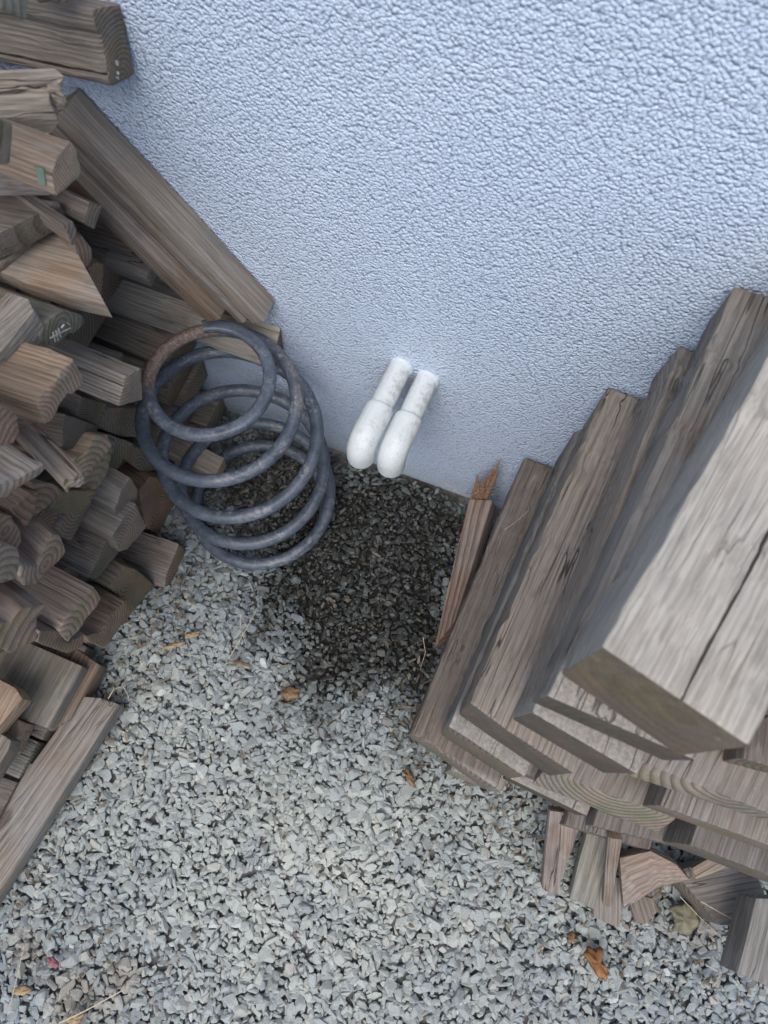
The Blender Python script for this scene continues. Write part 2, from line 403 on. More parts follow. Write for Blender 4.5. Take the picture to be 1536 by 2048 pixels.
# --- right woodpile: long square posts running to the wall
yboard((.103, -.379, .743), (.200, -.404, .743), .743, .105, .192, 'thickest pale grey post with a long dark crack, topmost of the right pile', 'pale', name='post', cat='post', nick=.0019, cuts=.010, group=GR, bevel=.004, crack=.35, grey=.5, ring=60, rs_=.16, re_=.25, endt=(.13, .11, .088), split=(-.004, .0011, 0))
yboard((.101, -.397, .634), (.212, -.402, .634), .634, .060, .150, 'second post from the top of the right woodpile, dark end with pale rim', 'mid', name='post', cat='post', nick=.0019, cuts=.010, group=GR, slope=.02, bevel=.003, crack=.8, grey=.6, ring=110, rim=.026, endt=(.085, .078, .068), re_=.3)  # end colour set darker than the long faces
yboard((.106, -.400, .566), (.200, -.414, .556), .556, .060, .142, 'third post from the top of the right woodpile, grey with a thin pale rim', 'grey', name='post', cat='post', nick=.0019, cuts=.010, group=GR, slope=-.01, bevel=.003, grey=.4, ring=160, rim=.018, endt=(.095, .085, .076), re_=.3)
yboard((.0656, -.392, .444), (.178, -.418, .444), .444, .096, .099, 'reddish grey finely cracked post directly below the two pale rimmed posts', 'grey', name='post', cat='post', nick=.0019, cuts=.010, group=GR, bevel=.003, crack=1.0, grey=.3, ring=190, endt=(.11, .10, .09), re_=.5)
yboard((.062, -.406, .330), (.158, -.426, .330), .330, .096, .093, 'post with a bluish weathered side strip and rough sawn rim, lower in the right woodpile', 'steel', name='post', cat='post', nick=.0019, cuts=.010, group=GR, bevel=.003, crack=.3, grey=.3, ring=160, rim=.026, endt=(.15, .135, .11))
yboard((.030, -.414, .215), (.150, -.440, .215), .215, .085, .050, 'broad dark brown post at the bottom left of the right woodpile', 'dark', name='post', cat='post', nick=.0019, cuts=.010, group=GR, bevel=.004, crack=.5, grey=.3, ring=140, rim=.006)
yboard((900, 1540), (1006, 1582), .11, .09, .13, 'damp greenish square block end on the gravel under the right woodpile', 'green', name='post', cat='post', nick=.0019, cuts=.010, group=GR, yend=-.15, grey=.4)
# --- second column, nearer the camera
G2 = 'shorter boards tucked under the right woodpile'
yboard((1262, 1515), (1640, 1668), .46, .028, .30, 'smooth grey board with knots and oval rings on its end, right under the thickest post', 'grey', group=G2, yend=-.05, ring=130, crack=.9, pith=(0, -.012), re_=1.0, endt=(.21, .205, .18), slant=.014)
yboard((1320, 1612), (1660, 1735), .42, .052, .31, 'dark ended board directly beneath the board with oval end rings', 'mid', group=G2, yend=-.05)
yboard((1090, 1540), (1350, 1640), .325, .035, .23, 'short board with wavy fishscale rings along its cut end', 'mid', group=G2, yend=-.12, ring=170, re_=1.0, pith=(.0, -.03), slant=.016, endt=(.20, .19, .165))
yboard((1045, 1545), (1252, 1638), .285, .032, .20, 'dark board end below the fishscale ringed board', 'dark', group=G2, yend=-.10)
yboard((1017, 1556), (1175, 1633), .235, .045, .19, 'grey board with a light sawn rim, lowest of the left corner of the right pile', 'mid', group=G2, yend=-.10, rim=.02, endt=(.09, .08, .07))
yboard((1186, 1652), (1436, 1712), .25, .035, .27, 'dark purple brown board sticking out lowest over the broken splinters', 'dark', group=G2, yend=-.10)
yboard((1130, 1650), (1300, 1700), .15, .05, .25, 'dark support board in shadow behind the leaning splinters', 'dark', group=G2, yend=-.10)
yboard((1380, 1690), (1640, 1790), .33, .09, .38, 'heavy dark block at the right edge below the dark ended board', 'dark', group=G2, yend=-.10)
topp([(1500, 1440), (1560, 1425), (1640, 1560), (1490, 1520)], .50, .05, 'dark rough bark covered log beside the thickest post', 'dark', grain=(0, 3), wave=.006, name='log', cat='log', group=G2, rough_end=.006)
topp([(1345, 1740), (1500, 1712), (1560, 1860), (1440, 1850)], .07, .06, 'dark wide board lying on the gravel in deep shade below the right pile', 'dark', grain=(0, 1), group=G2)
topp([(1512, 1796), (1620, 1800), (1620, 2010), (1474, 1946)], .16, .05, 'violet grey board end at the lower right edge of the photo', 'steel', grain=(0, 3), group=G2)
# --- broken splinters at the foot of the right pile
G3 = 'broken offcuts on the gravel at the foot of the right pile'
topp([(1099, 1622), (1160, 1630), (1158, 1660), (1116, 1785), (1099, 1788), (1084, 1779)], .08, .016, 'pinkish grey tapering splinter leaning down on the gravel, leftmost of the offcuts', 'pink', grain=(0, 5), zs=[.13, .13, .12, .025, .02, .025], name='splinter', cat='splinter', group=G3, ring=120, crack=1)
topp([(1175, 1660), (1225, 1668), (1192, 1822), (1139, 1797)], .05, .016, 'flat greenish grey offcut with a pebble lying on it', 'green', grain=(0, 3), zs=[.09, .09, .02, .02], name='offcut', cat='offcut', group=G3)
topp([(1216, 1676), (1246, 1680), (1222, 1816), (1205, 1810)], .1, .012, 'thin upright brown stick with bright split edges among the offcuts', 'brown', grain=(0, 3), zs=[.16, .16, .05, .05], name='stick', cat='stick', group=G3, ring=300)
topp([(1188, 1740), (1250, 1760), (1240, 1857), (1187, 1835)], .02, .015, 'short offcut end pointing at the camera below the thin split stick', 'mid', grain=(0, 3), zs=[.035, .035, .018, .018], name='offcut', cat='offcut', group=G3)
topp([(1238, 1715), (1300, 1700), (1352, 1728), (1379, 1758), (1320, 1772), (1246, 1816)], .07, .022, 'split pinkish chunk lying across the offcuts with a dark crack', 'pink', grain=(5, 3), zs=[.09, .10, .10, .09, .07, .06], name='chunk', cat='wood chunk', group=G3, wave=.004, crack=1)
topp([(1384, 1735), (1438, 1705), (1474, 1730), (1392, 1758)], .1, .018, 'small light brown wedge poking from under the lowest dark board', 'warm', grain=(0, 1), name='wedge', cat='wedge', group=G3)
topp([(1258, 1800), (1300, 1783), (1322, 1820), (1290, 1850), (1272, 1845)], .018, .010, 'flat brown bark scrap half buried in the gravel beside the offcuts', 'brown', grain=(0, 4), name='bark_scrap', cat='bark', group=G3, wave=.003)

# --- broken stake beside the right pile (with its splintered top)
st = bpy.data.objects.new('broken_stake', None); C.objects.link(st); st.location = (.02, -.14, 0)
tag(st, 'dark brown stake with a splintered orange top leaning by the wall and the right pile', 'stake')
bpy.context.view_layer.update()
def keep(o, par):
    mw = o.matrix_world.copy(); o.parent = par; o.matrix_parent_inverse = Matrix.Translation(par.location).inverted(); o.matrix_world = mw; return o
b0 = on(1, 962, 992, -.03); b1 = on(2, 896, 1270, .03)
keep(solid([on(2, 868, 1296, .02), on(2, 910, 1242, .055), on(2, 985, 1000, .10), on(2, 937, 998, .095)], V((.012, .004, -.03)), b0 - b1, '', 'red', name='stake_shaft', ring=110, rs_=.9, parent=None, wave=.001, cat=None), st)
for k in ('label', 'category'):
    pass
for i, (u0, v0, u1, v1, r) in enumerate([(955, 1000, 999, 922, .0065), (968, 1000, 996, 940, .006), (950, 1000, 957, 948, .0055), (960, 1000, 972, 950, .005), (945, 1000, 950, 962, .004), (972, 998, 990, 958, .004), (962, 996, 983, 940, .004), (955, 990, 942, 975, .0015), (968, 985, 990, 962, .0015), (960, 990, 925, 985, .0012)]):
    p0 = on(1, u0, v0, -.034 + .002 * (i % 3)); p1 = on(1, u1, v1, -.012 - .006 * (i % 4))
    bm = bmesh.new(); rs = random.Random(i)
    d = (p1 - p0); L = d.length; dz = d.normalized(); s = dz.cross(V((0, 1, .2))).normalized(); t_ = dz.cross(s)
    rings = []
    for kx in range(6):
        f = kx / 5; rr = r * (1 - f ** 2 * .9) ; c = p0 + d * f + s * rs.uniform(-.0015, .0015) - st.location
        rings.append([bm.verts.new(c + s * math.cos(a) * rr + t_ * math.sin(a) * rr * .45) for a in (0, 1.3, 2.2, 3.3, 4.6, 5.5)])
    for ra, rb in zip(rings, rings[1:]):
        for j in range(6): bm.faces.new((ra[j], ra[(j + 1) % 6], rb[(j + 1) % 6], rb[j]))
    bm.faces.new(rings[0]); bm.faces.new(rings[-1][::-1])
    me = bpy.data.meshes.new('splinter'); bm.to_mesh(me); bm.free()
    o = link('splinter', me, FRESH, st)

bm = bmesh.new(); rs = random.Random(3)
for i in range(34):
    c0 = on(1, rs.uniform(950, 985), rs.uniform(965, 1000), -.034 + rs.uniform(-.004, .006)) - st.location
    dr = V((rs.uniform(-1, 1), rs.uniform(-1, .6), rs.uniform(-.2, 1))).normalized(); ax = V((rs.uniform(-1, 1), rs.uniform(-1, 1), rs.uniform(-1, 1))).normalized()
    L = rs.uniform(.004, .016); r = rs.uniform(.00025, .0006); prev = None; p = c0.copy(); cu = rs.uniform(-.5, .5)
    for kx in range(6):
        s = dr.cross(ax).normalized(); t_ = dr.cross(s)
        ring = [bm.verts.new(p + s * math.cos(a) * r + t_ * math.sin(a) * r) for a in (0, 2.1, 4.2)]
        if prev:
            for j in range(3): bm.faces.new((prev[j], prev[(j + 1) % 3], ring[(j + 1) % 3], ring[j]))
        prev = ring; p = p + dr * L / 5; dr = (Matrix.Rotation(cu, 3, ax) @ dr).normalized()
me = bpy.data.meshes.new('frayed_fibres'); bm.to_mesh(me); bm.free()
fo = link('frayed_fibres', me, FRESH, st)

# --- left woodpile ---------------------------------------------------------
GL = 'planks of the left woodpile'
def E(px, x0, d, label, tint='grey', **kw):
    kw.setdefault('cuts', .012); kw.setdefault('rough_end', .0007); kw.setdefault('nick', .0009)
    return endp(px, x0, d, label, tint, group=GL, **kw)
E([(185,17),(243,6),(271,148),(260,158),(230,172),(218,168),(208,94),(201,65),(192,63)], -.42, (90,-2), 'thick dark beam with oval growth rings and a long crack, at the top against the wall', 'mid', pith=(.0, -.03), ring=260, crack=.6, split=(-.012, .0011, 1), bevel=.003, L=.4, name='beam', cat='beam')
E([(66,-30),(50,47),(0,18),(-60,-15),(-40,-60)], -.37, (15,-55), 'greenish grey block cropped by the top left corner of the photo', 'green', name='block', cat='block')
E([(62,-40),(150,-40),(142,7),(120,10),(75,5)], -.43, (20,-80), 'log end lying on the thick dark beam at the very top edge', 'brown', name='log', cat='log')
topp([(-60,138),(106,134),(124,150),(118,166),(96,178),(98,200),(84,222),(-60,236)], .74, .022, 'light grey plank with a jagged broken end, just under the thick dark beam', 'light', zs=[.74,.74,.74,.735,.725,.72,.71,.71], grain=(1,0), group=GL, wave=.0025, crack=1, rough_end=.006, ring=200)
# leaning boards
def lean(y0, y1, off, th, label, tint, e0=0., e1=0., **kw):
    a = V((-.497, 0, .632)); b = V((-.3157, 0, .384)); d = (b - a).normalized(); n = V((-d.z, 0, d.x))
    if n.z < 0: n = -n
    a = a - d * e0 - n * off; b = b + d * e1 - n * off
    base = [V((a.x, y0, a.z)), V((a.x, y1, a.z)), V((a.x, y1, a.z)) - n * th, V((a.x, y0, a.z)) - n * th]
    return solid(base, b - a, d, label, tint, group='boards leaning down the wall beside the left woodpile', **kw)
lean(-.037, -.002, 0, .022, 'grey brown board with nail specks leaning steeply down the wall', 'grey', crack=.1, grey=.5, ring=60, bevel=.0015, rs_=.15)
lean(-.044, -.006, .0225, .012, 'dark strip put in as the shaded groove beneath the speckled leaning board', 'dark', e1=-.01, crack=.2)  # added strip, tinted dark as the shade in the groove
lean(-.060, -.012, .035, .026, 'dark grooved board lowest of the boards leaning on the wall', 'brown', e0=-.03, e1=-.035, crack=.3, ring=200)
# long board along the wall
solid([V((-.577, -.002, .326)), V((-.577, -.031, .297)), V((-.577, -.038, .272)), V((-.577, -.004, .272))], V((.262, 0, 0)), V((1, 0, 0)), 'long pale grey board lying level along the wall below the leaning boards', 'pale', group=GL, crack=.6, bevel=.003, rs_=.2)
solid([V((-.60, -.014, .425)), V((-.60, -.046, .417)), V((-.60, -.046, .395)), V((-.60, -.014, .395))], V((.135, 0, -.006)), V((1, 0, 0)), 'thin blue grey board ending under the leaning boards', 'steel', group=GL, rs_=.2)
solid([V((-.60, -.003, .394)), V((-.60, -.015, .394)), V((-.60, -.015, .330)), V((-.60, -.003, .330))], V((.19, 0, -.004)), V((1, 0, 0)), 'dark board standing against the wall just above the long pale board', 'dark', group=GL)
solid([V((-.60, -.003, .475)), V((-.60, -.04, .468)), V((-.60, -.04, .432)), V((-.60, -.003, .432))], V((.12, 0, 0)), V((1, 0, 0)), 'shaded dark board tucked behind the dark grooved leaning board', 'dark', group=GL)

E([(105,340),(109,311),(125,299),(141,285),(154,299),(166,344),(161,355),(112,391),(106,389)], -.41, (18,306), 'weathered block with deeply ribbed end grain and a green paint spot', 'warm', ring=330, pith=(.15, .02), crack=1, rough_end=.0015, name='block', cat='block')
E([(27,246),(21,328),(-60,332),(-60,225)], -.395, (-20,230), 'plain brown board end at the left edge, left of the ribbed block', 'mid', ring=60)
topp([(-60,326),(30,334),(88,359),(-60,361)], .635, .020, 'square cut grey board end below the plain brown one at the left edge', 'grey', grain=(1,0), group=GL)
topp([(-60,372),(85,398),(117,402),(78,426),(0,466),(-60,490)], .595, .03, 'dark purple grey board with a swirling knot below the square cut grey board', 'dark', grain=(1,0), group=GL, ring=60)
E([(180,405),(207,412),(189,460),(170,447),(172,432)], -.455, (112,372), 'dark block with a pale chipped corner behind the swirling knot board', 'mid', name='block', cat='block')
E([(127,453),(146,444),(152,458),(150,489),(145,492)], -.45, (80,420), 'small grey board end just right of the smooth pointed board', 'grey')
topp([(-60,470),(0,462),(62,441),(125,454),(213,610),(137,593),(47,564),(0,543),(-60,522)], .55, .022, 'smooth mitred board with a sharp point and swirling grain, middle of the left pile', 'warm', grain=(4,6), group=GL, ring=55, crack=.1, grey=.9, bevel=.0012)
topp([(-70,450),(0,463),(62,442),(68,470),(0,528),(-70,560)], .56, .010, 'brown sawdusty board lying on the left part of the pointed board', 'warm', grain=(2,4), group=GL, ring=90, crack=.1)
E([(148,489),(156,474),(166,474),(184,497),(186,515),(176,536),(160,530)], -.46, (110,455), 'small reddish brown board end under the point of the mitred board', 'red', ring=200)
E([(176,536),(193,526),(209,529),(207,562),(204,595),(190,600)], -.475, (130,505), 'reddish end grain touching the left end of the long pale board', 'red', ring=250)
topp([(14,583),(57,597),(68,622),(-30,742),(-120,760),(-90,690)], .60, .045, 'grey board running towards the camera with a rusty knot, left edge of the pile', 'grey', grain=(1,4), group=GL)
topp([(57,650),(80,672),(72,690),(-60,850),(-110,830)], .565, .04, 'dark grey cracked board running towards the camera beside the rusty knot board', 'dark', grain=(1,3), group=GL, crack=1)
E([(82,650),(109,632),(129,621),(166,632),(169,648),(148,669),(137,669),(109,692),(86,689),(78,669)], -.43, (0,620), 'round edged block with wide end rings and white scratch marks', 'green', ring=140, pith=(0, 0), name='block', cat='block')
E([(252,752),(283,737),(286,800),(238,813)], -.40, (105,692), 'long silvery grey square timber reaching to the top of the coil spring', 'light', crack=1, ring=230, grey=.8, name='timber', cat='timber', L=.4)
E([(76,798),(94,776),(117,753),(144,713),(152,720),(168,757),(162,774),(148,791),(137,788),(121,809),(119,825),(105,843),(94,851),(84,833),(75,815)], -.385, (-10,770), 'fresh tan timber end with half round growth rings, left of the silvery timber', 'warm', ring=200, pith=(-.045, .0), grey=.0, crack=.2, rough_end=.0015, bevel=.003, name='timber', cat='timber')
E([(35,831),(40,870),(29,887),(0,897),(-40,900),(-40,790),(8,815)], -.375, (0,812), 'mossy red and yellow timber end at the left edge under the tan timber', 'red', rough_end=.002, name='timber', cat='timber')
E([(90,927),(93,942),(13,997),(-50,1010),(-50,990),(41,955)], -.36, (28,890), 'pale grey board with sawn end at the left edge, under the mossy timber', 'light', crack=.9, bevel=.004)
beam(on(0, 50, 862, -.43), on(0, 149, 962, -.345), .022, .013, 'narrow diagonal stick with a splintered tip across the middle of the left pile', 'grey', name='stick', cat='stick', rough_end=.006, ring=300, crack=1, roll=20, group=GL)
E([(163,793),(215,809),(195,850),(150,832)], -.45, (120,770), 'dark grey finely grained end below the silvery timber', 'dark', ring=300)
E([(130,827),(193,851),(170,907),(123,893)], -.435, (90,820), 'dark striped end directly below the finely grained dark end', 'dark', ring=350)
E([(170,907),(195,868),(215,870),(225,891),(187,940),(170,960),(143,928),(148,915)], -.42, (100,890), 'tan end with bold curved rings and a ragged edge, right of the diagonal stick', 'warm', ring=150, pith=(-.03, -.02), grey=0, rough_end=.002)
E([(190,905),(228,895),(215,945),(199,975),(166,984),(150,960)], -.43, (120,930), 'olive mossy block below the tan end with bold rings', 'olive', name='block', cat='block', crack=.1)
E([(217,815),(300,818),(304,880),(268,875),(234,872),(197,852)], -.475, (150,790), 'wide board end with dark wavy stripes behind the upper spring coil', 'mid', ring=170, pith=(.08, .0))
E([(232,876),(268,887),(225,954),(208,945)], -.465, (190,860), 'dark greenish end wedged below the wavy striped board', 'green')
E([(241,915),(266,892),(310,906),(320,940),(286,946)], -.47, (190,880), 'flat grey block end behind the left side of the lowest coils', 'mid', name='block', cat='block')
E([(277,984),(300,955),(335,960),(365,1020),(331,1079),(293,1058)], -.455, (230,950), 'orange brown block with a swollen knot beside the coil spring', 'red', ring=170, pith=(.0, .0), wave=.004, name='block', cat='block', grey=0)
E([(246,978),(261,953),(277,982),(273,1009),(252,1029),(235,1038),(228,1018)], -.42, (185,945), 'stepped grey end with thin ribs, left of the orange brown block', 'grey', ring=330, rough_end=.0015)
E([(224,1072),(246,1038),(273,1009),(293,1054),(282,1070),(255,1099),(241,1103)], -.41, (140,1028), 'plain grey hexagonal looking end under the stepped ribbed end', 'grey', ring=240, crack=.1)
E([(217,1076),(239,1103),(194,1160),(176,1156),(200,1110)], -.425, (130,1035), 'very dark striped board below the hexagonal looking end', 'dark', ring=280)
E([(333,1150),(358,1088),(380,1108),(363,1148),(329,1177)], -.40, (262,1124), 'ridged brown block on the gravel, lowest and nearest to the coil spring', 'brown', ring=260, pith=(.03, .02), name='block', cat='block', rough_end=.001)
E([(219,1173),(252,1133),(275,1140),(311,1171),(268,1222)], -.415, (150,1135), 'mustard stained flat board under the ridged brown block', 'olive', crack=.1)
E([(251,1201),(268,1220),(253,1241),(210,1297),(179,1286),(172,1271),(198,1265),(223,1231)], -.395, (175,1165), 'brown timber with a white lichen spot on its ringed end, at the gravel edge', 'brown', ring=150, name='timber', cat='timber')
E([(189,1175),(204,1197),(190,1218),(138,1284),(120,1262),(132,1235),(162,1203)], -.38, (105,1130), 'pinkish brown timber with pale scuffed top, left of the lichen spotted one', 'pink', ring=130, grey=.3, name='timber', cat='timber', bevel=.003)
E([(138,1286),(170,1268),(166,1295),(135,1308),(74,1286),(80,1262),(118,1262)], -.385, (70,1245), 'rounded brown board end directly beneath the scuffed pinkish timber', 'brown', ring=140)
E([(91,1209),(91,1224),(76,1235),(72,1263),(80,1269),(79,1278),(24,1307),(-30,1290),(-30,1250),(19,1245),(45,1214)], -.37, (30,1165), 'notched pinkish timber end at the left edge with a mossy flat top', 'pink', crack=.1, ring=60, bevel=.003, name='timber', cat='timber')
E([(40,1156),(47,1129),(75,1131),(85,1107),(104,1069),(121,1071),(133,1103),(121,1120),(70,1171),(49,1171)], -.385, (-20,1100), 'brown grey round cornered timber above the notched pinkish one', 'pink', ring=130, pith=(0, -.01), name='timber', cat='timber', bevel=.003)
E([(36,1097),(41,1125),(34,1157),(6,1167),(-30,1168),(-30,1075),(0,1085)], -.372, (-20,1070), 'whitish green end with bold half circle rings at the left edge', 'light', ring=120, pith=(-.03, -.02), grey=0, name='timber', cat='timber')
E([(23,1032),(39,1055),(45,1081),(35,1098),(0,1085),(-30,1080),(-30,1020),(0,1027)], -.39, (-20,1015), 'brown ringed end just above the whitish green end', 'brown', ring=140, pith=(0, 0))
E([(58,962),(110,968),(128,984),(105,1008),(70,1034),(62,1030),(75,985)], -.405, (10,950), 'brown end with a chevron stain below the pale grey sawn board', 'brown', ring=120)
E([(20,1022),(60,985),(78,985),(66,1036),(54,1056)], -.40, (-20,1000), 'dark reddish board end between the chevron stained end and the brown ringed end', 'red')
E([(127,983),(195,981),(180,1010),(150,1028),(127,1028),(101,1018)], -.42, (60,975), 'olive rounded log end in the middle of the left pile below the diagonal stick', 'olive', wave=.002, name='log', cat='log', crack=.1)
solid([V((-.388, -.152, .052)), V((-.388, -.116, .052)), V((-.388, -.116, .082)), V((-.388, -.152, .082))], V((-.24, .03, .0)), V((1, -.12, 0)), 'brown plank poking between the lower coils of the spring', 'warm', group=GL)
# low and near boards on the left
topp([(150,1296),(200,1330),(192,1345),(140,1440),(96,1462),(60,1300)], .055, .035, 'brown board on the gravel mostly hidden under the wide greenish board', 'brown', grain=(1,3), group=GL)
topp([(60,1286),(165,1332),(96,1457),(30,1434),(-40,1400),(-20,1310)], .085, .028, 'wide flat greenish grey board near the gravel edge', 'green', grain=(1,2), group=GL, crack=.1, ring=50, bevel=.003)
topp([(-60,1330),(0,1358),(30,1373),(46,1397),(-45,1505),(-110,1460)], .16, .035, 'tan board with a rounded corner at the left edge over the wide greenish board', 'warm', grain=(2,4), group=GL, bevel=.006, grey=0)
topp([(-40,1450),(20,1432),(48,1445),(22,1500),(-60,1560)], .10, .04, 'small tan block under the round cornered tan board', 'warm', grain=(1,3), group=GL, name='block', cat='block', grey=.1)
topp([(-60,1450),(0,1466),(22,1480),(17,1500),(-45,1600),(-110,1560)], .14, .035, 'greyish rough board end at the left edge above the front plank', 'grey', grain=(2,4), group=GL)
topp([(-60,1500),(21,1508),(64,1528),(20,1590),(-60,1640)], .04, .03, 'flat olive grey board almost level with the gravel behind the front plank', 'green', grain=(1,3), group=GL, crack=.1)
topp([(161,1392),(200,1396),(238,1408),(232,1420),(-70,1897),(-115,1778)], .045, .032, 'long worn grey plank lying alone on the gravel in front of the left pile', 'grey', grain=(0,5), zs=[.05,.05,.05,.048,.042,.042], group=GL, ring=90, crack=.5, grey=.8, bevel=.003)

def mark(par, pts, off, mat, name='scratch_mark', label=None):
    n = (pts[1] - pts[0]).cross(pts[2] - pts[0]).normalized()
    if n.dot(CAM - pts[0]) < 0: n = -n
    org = par.matrix_world.translation
    bm = bmesh.new(); a = [bm.verts.new(p + n * off - org) for p in pts]; b = [bm.verts.new(p - n * .001 - org) for p in pts]
    bm.faces.new(a); bm.faces.new(b[::-1]); m = len(a)
    for i in range(m): bm.faces.new((a[i], b[i], b[(i + 1) % m], a[(i + 1) % m]))
    bmesh.ops.recalc_face_normals(bm, faces=bm.faces)
    me = bpy.data.meshes.new(name); bm.to_mesh(me); bm.free()
    o = link(name, me, mat); o.parent = par; o.matrix_parent_inverse = par.matrix_world.inverted(); o.matrix_world = Matrix.Translation(org)
    return o
def find(lbl):
    return next(o for o in bpy.data.objects if o.get('label') == lbl)
bpy.context.view_layer.update()
def ticks(lbl, x0, lines, wpx, mat=CHALK, name='scratch_mark'):
    par = find(lbl)
    for u0, v0, u1, v1 in lines:
        L = math.hypot(u1 - u0, v1 - v0); nx, ny = -(v1 - v0) / L * wpx, (u1 - u0) / L * wpx
        mark(par, [on(0, u, v, x0) for u, v in ((u0 + nx, v0 + ny), (u1 + nx * .4, v1 + ny * .4), (u1 - nx * .4, v1 - ny * .4), (u0 - nx, v0 - ny))], .0014, mat, name)
ticks('round edged block with wide end rings and white scratch marks', -.43, [(105, 664, 109, 684), (111, 661, 115, 681), (116, 656, 120, 674), (99, 676, 140, 655), (122, 656, 127, 648), (133, 645, 139, 650)], .9)
ticks('thick dark beam with oval growth rings and a long crack, at the top against the wall', -.42, [(232, 121, 234, 131), (234, 143, 235, 149), (233, 153, 235, 158)], 1.8)
ticks('brown timber with a white lichen spot on its ringed end, at the gravel edge', -.395, [(246, 1253, 238, 1258), (243, 1250, 246, 1257)], 2.6, CHALK, 'lichen_spot')
pb = find('weathered block with deeply ribbed end grain and a green paint spot')
A0 = on(0, 105, 340, -.41); B0 = on(0, 106, 389, -.41); D0 = (on(2, 18, 306, A0.z) - A0).normalized()
mark(pb, [A0 + (B0 - A0) * s_ + D0 * t_ for s_, t_ in ((.05, .008), (.12, .015), (.8, .013), (.7, .006))], .0012, GREENP, 'paint_spot')

# the gap-closing row behind the visible ends
FILL = []; SKIP = {52}; FLAB = {
    52: 'wide dark board in shade just under the long pale board', 9: 'dark end between the small tan block and the lone front plank',
    63: 'dark end just right of the white scratched block', 21: 'dark end seen through the top coil, the one nearer to the wall',
    0: 'plank end at the foot of the wall seen through the coils', 56: 'dark end below the olive rounded log',
    32: 'dark end seen through the top coil, the one farther from the wall', 10: 'dark end at the left edge behind the lone front plank',
    53: 'flat dark end just above the silvery timber', 8: 'small dark end under the near edge of the wide greenish board',
    7: 'thin dark strip above the wide greenish board', 42: 'dark end behind the top rim of the coil spring',
    72: 'narrow dark strip between the reddish end grain and the long pale board', 67: 'dark sliver between the brown grey and pinkish timbers',
    11: 'dark end low behind the middle coils near the wall', 12: 'dark end behind the coils at gravel level',
    36: 'dark sliver left of the mustard stained board', 85: 'thin dark strip under the lower edge of the pointed board',
    54: 'thin shaded strip below the silvery timber', 73: 'thin shaded strip under the point of the mitred board',
    26: 'dark sliver above the lichen spotted timber'}
for zi in range(14):
    z = .03 + zi * .052
    y = -.004 - (zi % 2) * .02
    while y > -.70:
        wd = random.uniform(.055, .085)
        if z < .33: x0 = -.445 if y > -.07 else -.485
        elif z < .50: x0 = -.52
        else: x0 = -.63
        x0 -= random.uniform(0, .03)
        if y < -.30 and z < .5: x0 = -.44 - random.uniform(0, .03)
        if y < -.36 and z > .06: x0 = -.58 - random.uniform(0, .03)
        hh = random.uniform(.036, .05)
        base = [V((x0, y - wd + .004, z - hh / 2)), V((x0, y, z - hh / 2)), V((x0, y, z + hh / 2)), V((x0, y - wd + .004, z + hh / 2))]
        FILL.append((base, random.uniform(-.08, .08), random.choice(['dark', 'mid', 'brown', 'dark', 'green', 'red', 'mid'])))
        y -= wd
for i, (base, yaw, tn) in enumerate(FILL):
    if i in SKIP: continue
    o = solid(base, V((-.22, .22 * yaw, 0)), V((1, -yaw, 0)), FLAB.get(i, 'dark plank end deep in a shaded gap of the left woodpile'),
              tn, group='dark planks deep in the left woodpile', cuts=.2, wave=0, nick=0, ring=200)
    o['fill_index'] = i

# ------------------------------------------------------------------ coil spring
KT = [0, .5, 1, 1.5, 2, 3, 4, 4.6, 5.4]
SA = (-.3109, -.1469, -.1196, .0748, 112.24)
SR = [.07, .075, .0899, .1085, .1152, .113, .1115, .1119, .0963]
SZ = [.3645, .354, .333, .3001, .2559, .1645, .0762, .034, .012]
def spring_point(t):
    # smooth (Catmull-Rom like) interpolation by averaging a window of the linear profile
    ws = [(d, math.exp(-(d / .22) ** 2)) for d in [i * .05 - .45 for i in range(19)]]
    tot = r = z = 0
    for d, w_ in ws:
        tt = min(max(t + d, 0), 5.4); r += w_ * np.interp(tt, KT, SR); z += w_ * np.interp(tt, KT, SZ); tot += w_
    r /= tot; z /= tot
    th = R_(SA[4] - 360 * t)
    yy = SA[1] + SA[3] * z + r * math.sin(th); lim = -.0135
    yy = lim - .006 * math.log(1 + math.exp((lim - yy) / .006))        # rests against the wall, never in it
    return Vector((SA[0] + SA[2] * z + r * math.cos(th), yy, z))
N = 560; NS = 20
bm = bmesh.new(); org = Vector((SA[0], SA[1], 0)); rings = []; rust = []
lay = bm.verts.layers.float.new('rust')
T0, T1 = -.03, 5.38
for i in range(N + 1):
    t = T0 + (T1 - T0) * i / N
    c = spring_point(t); tg = (spring_point(t + .004) - spring_point(t - .004)).normalized()
    ax = Vector((0, 0, 1)); s = tg.cross(ax).normalized(); u = s.cross(tg)
    wr = .0083 + .0012 * min(1, t / 2.5) if t > 0 else .0083
    flat = max(0, 1 - max(0, t) / .7) * .35           # ground flat at the free end
    ru = 0.0
    ph = t
    if .60 < t < 1.0: ru = min(1, max(0, (t - .66) / .12))
    elif 1.0 <= t < 1.5: ru = .50 - abs(t - 1.2) * 1.2
    ring = []
    for j in range(NS):
        a = 2 * math.pi * j / NS
        vz = math.sin(a); vz = min(vz, 1 - flat)
        v = bm.verts.new(c + (s * math.cos(a) + u * vz) * wr - org)
        v[lay] = ru * (1 if vz > -.2 else .5); ring.append(v)
        if t >= 1.0: v[lay] = ru * (1 if math.cos(a) < .3 else .4)
    rings.append(ring)
for a, b in zip(rings, rings[1:]):
    for j in range(NS): bm.faces.new((a[j], a[(j + 1) % NS], b[(j + 1) % NS], b[j]))
bm.faces.new(rings[0]); bm.faces.new(rings[-1][::-1])
bmesh.ops.recalc_face_normals(bm, faces=bm.faces)
me = bpy.data.meshes.new('coil_spring'); bm.to_mesh(me); bm.free()
me.polygons.foreach_set('use_smooth', [True] * len(me.polygons)); me.set_sharp_from_angle(angle=R_(50))
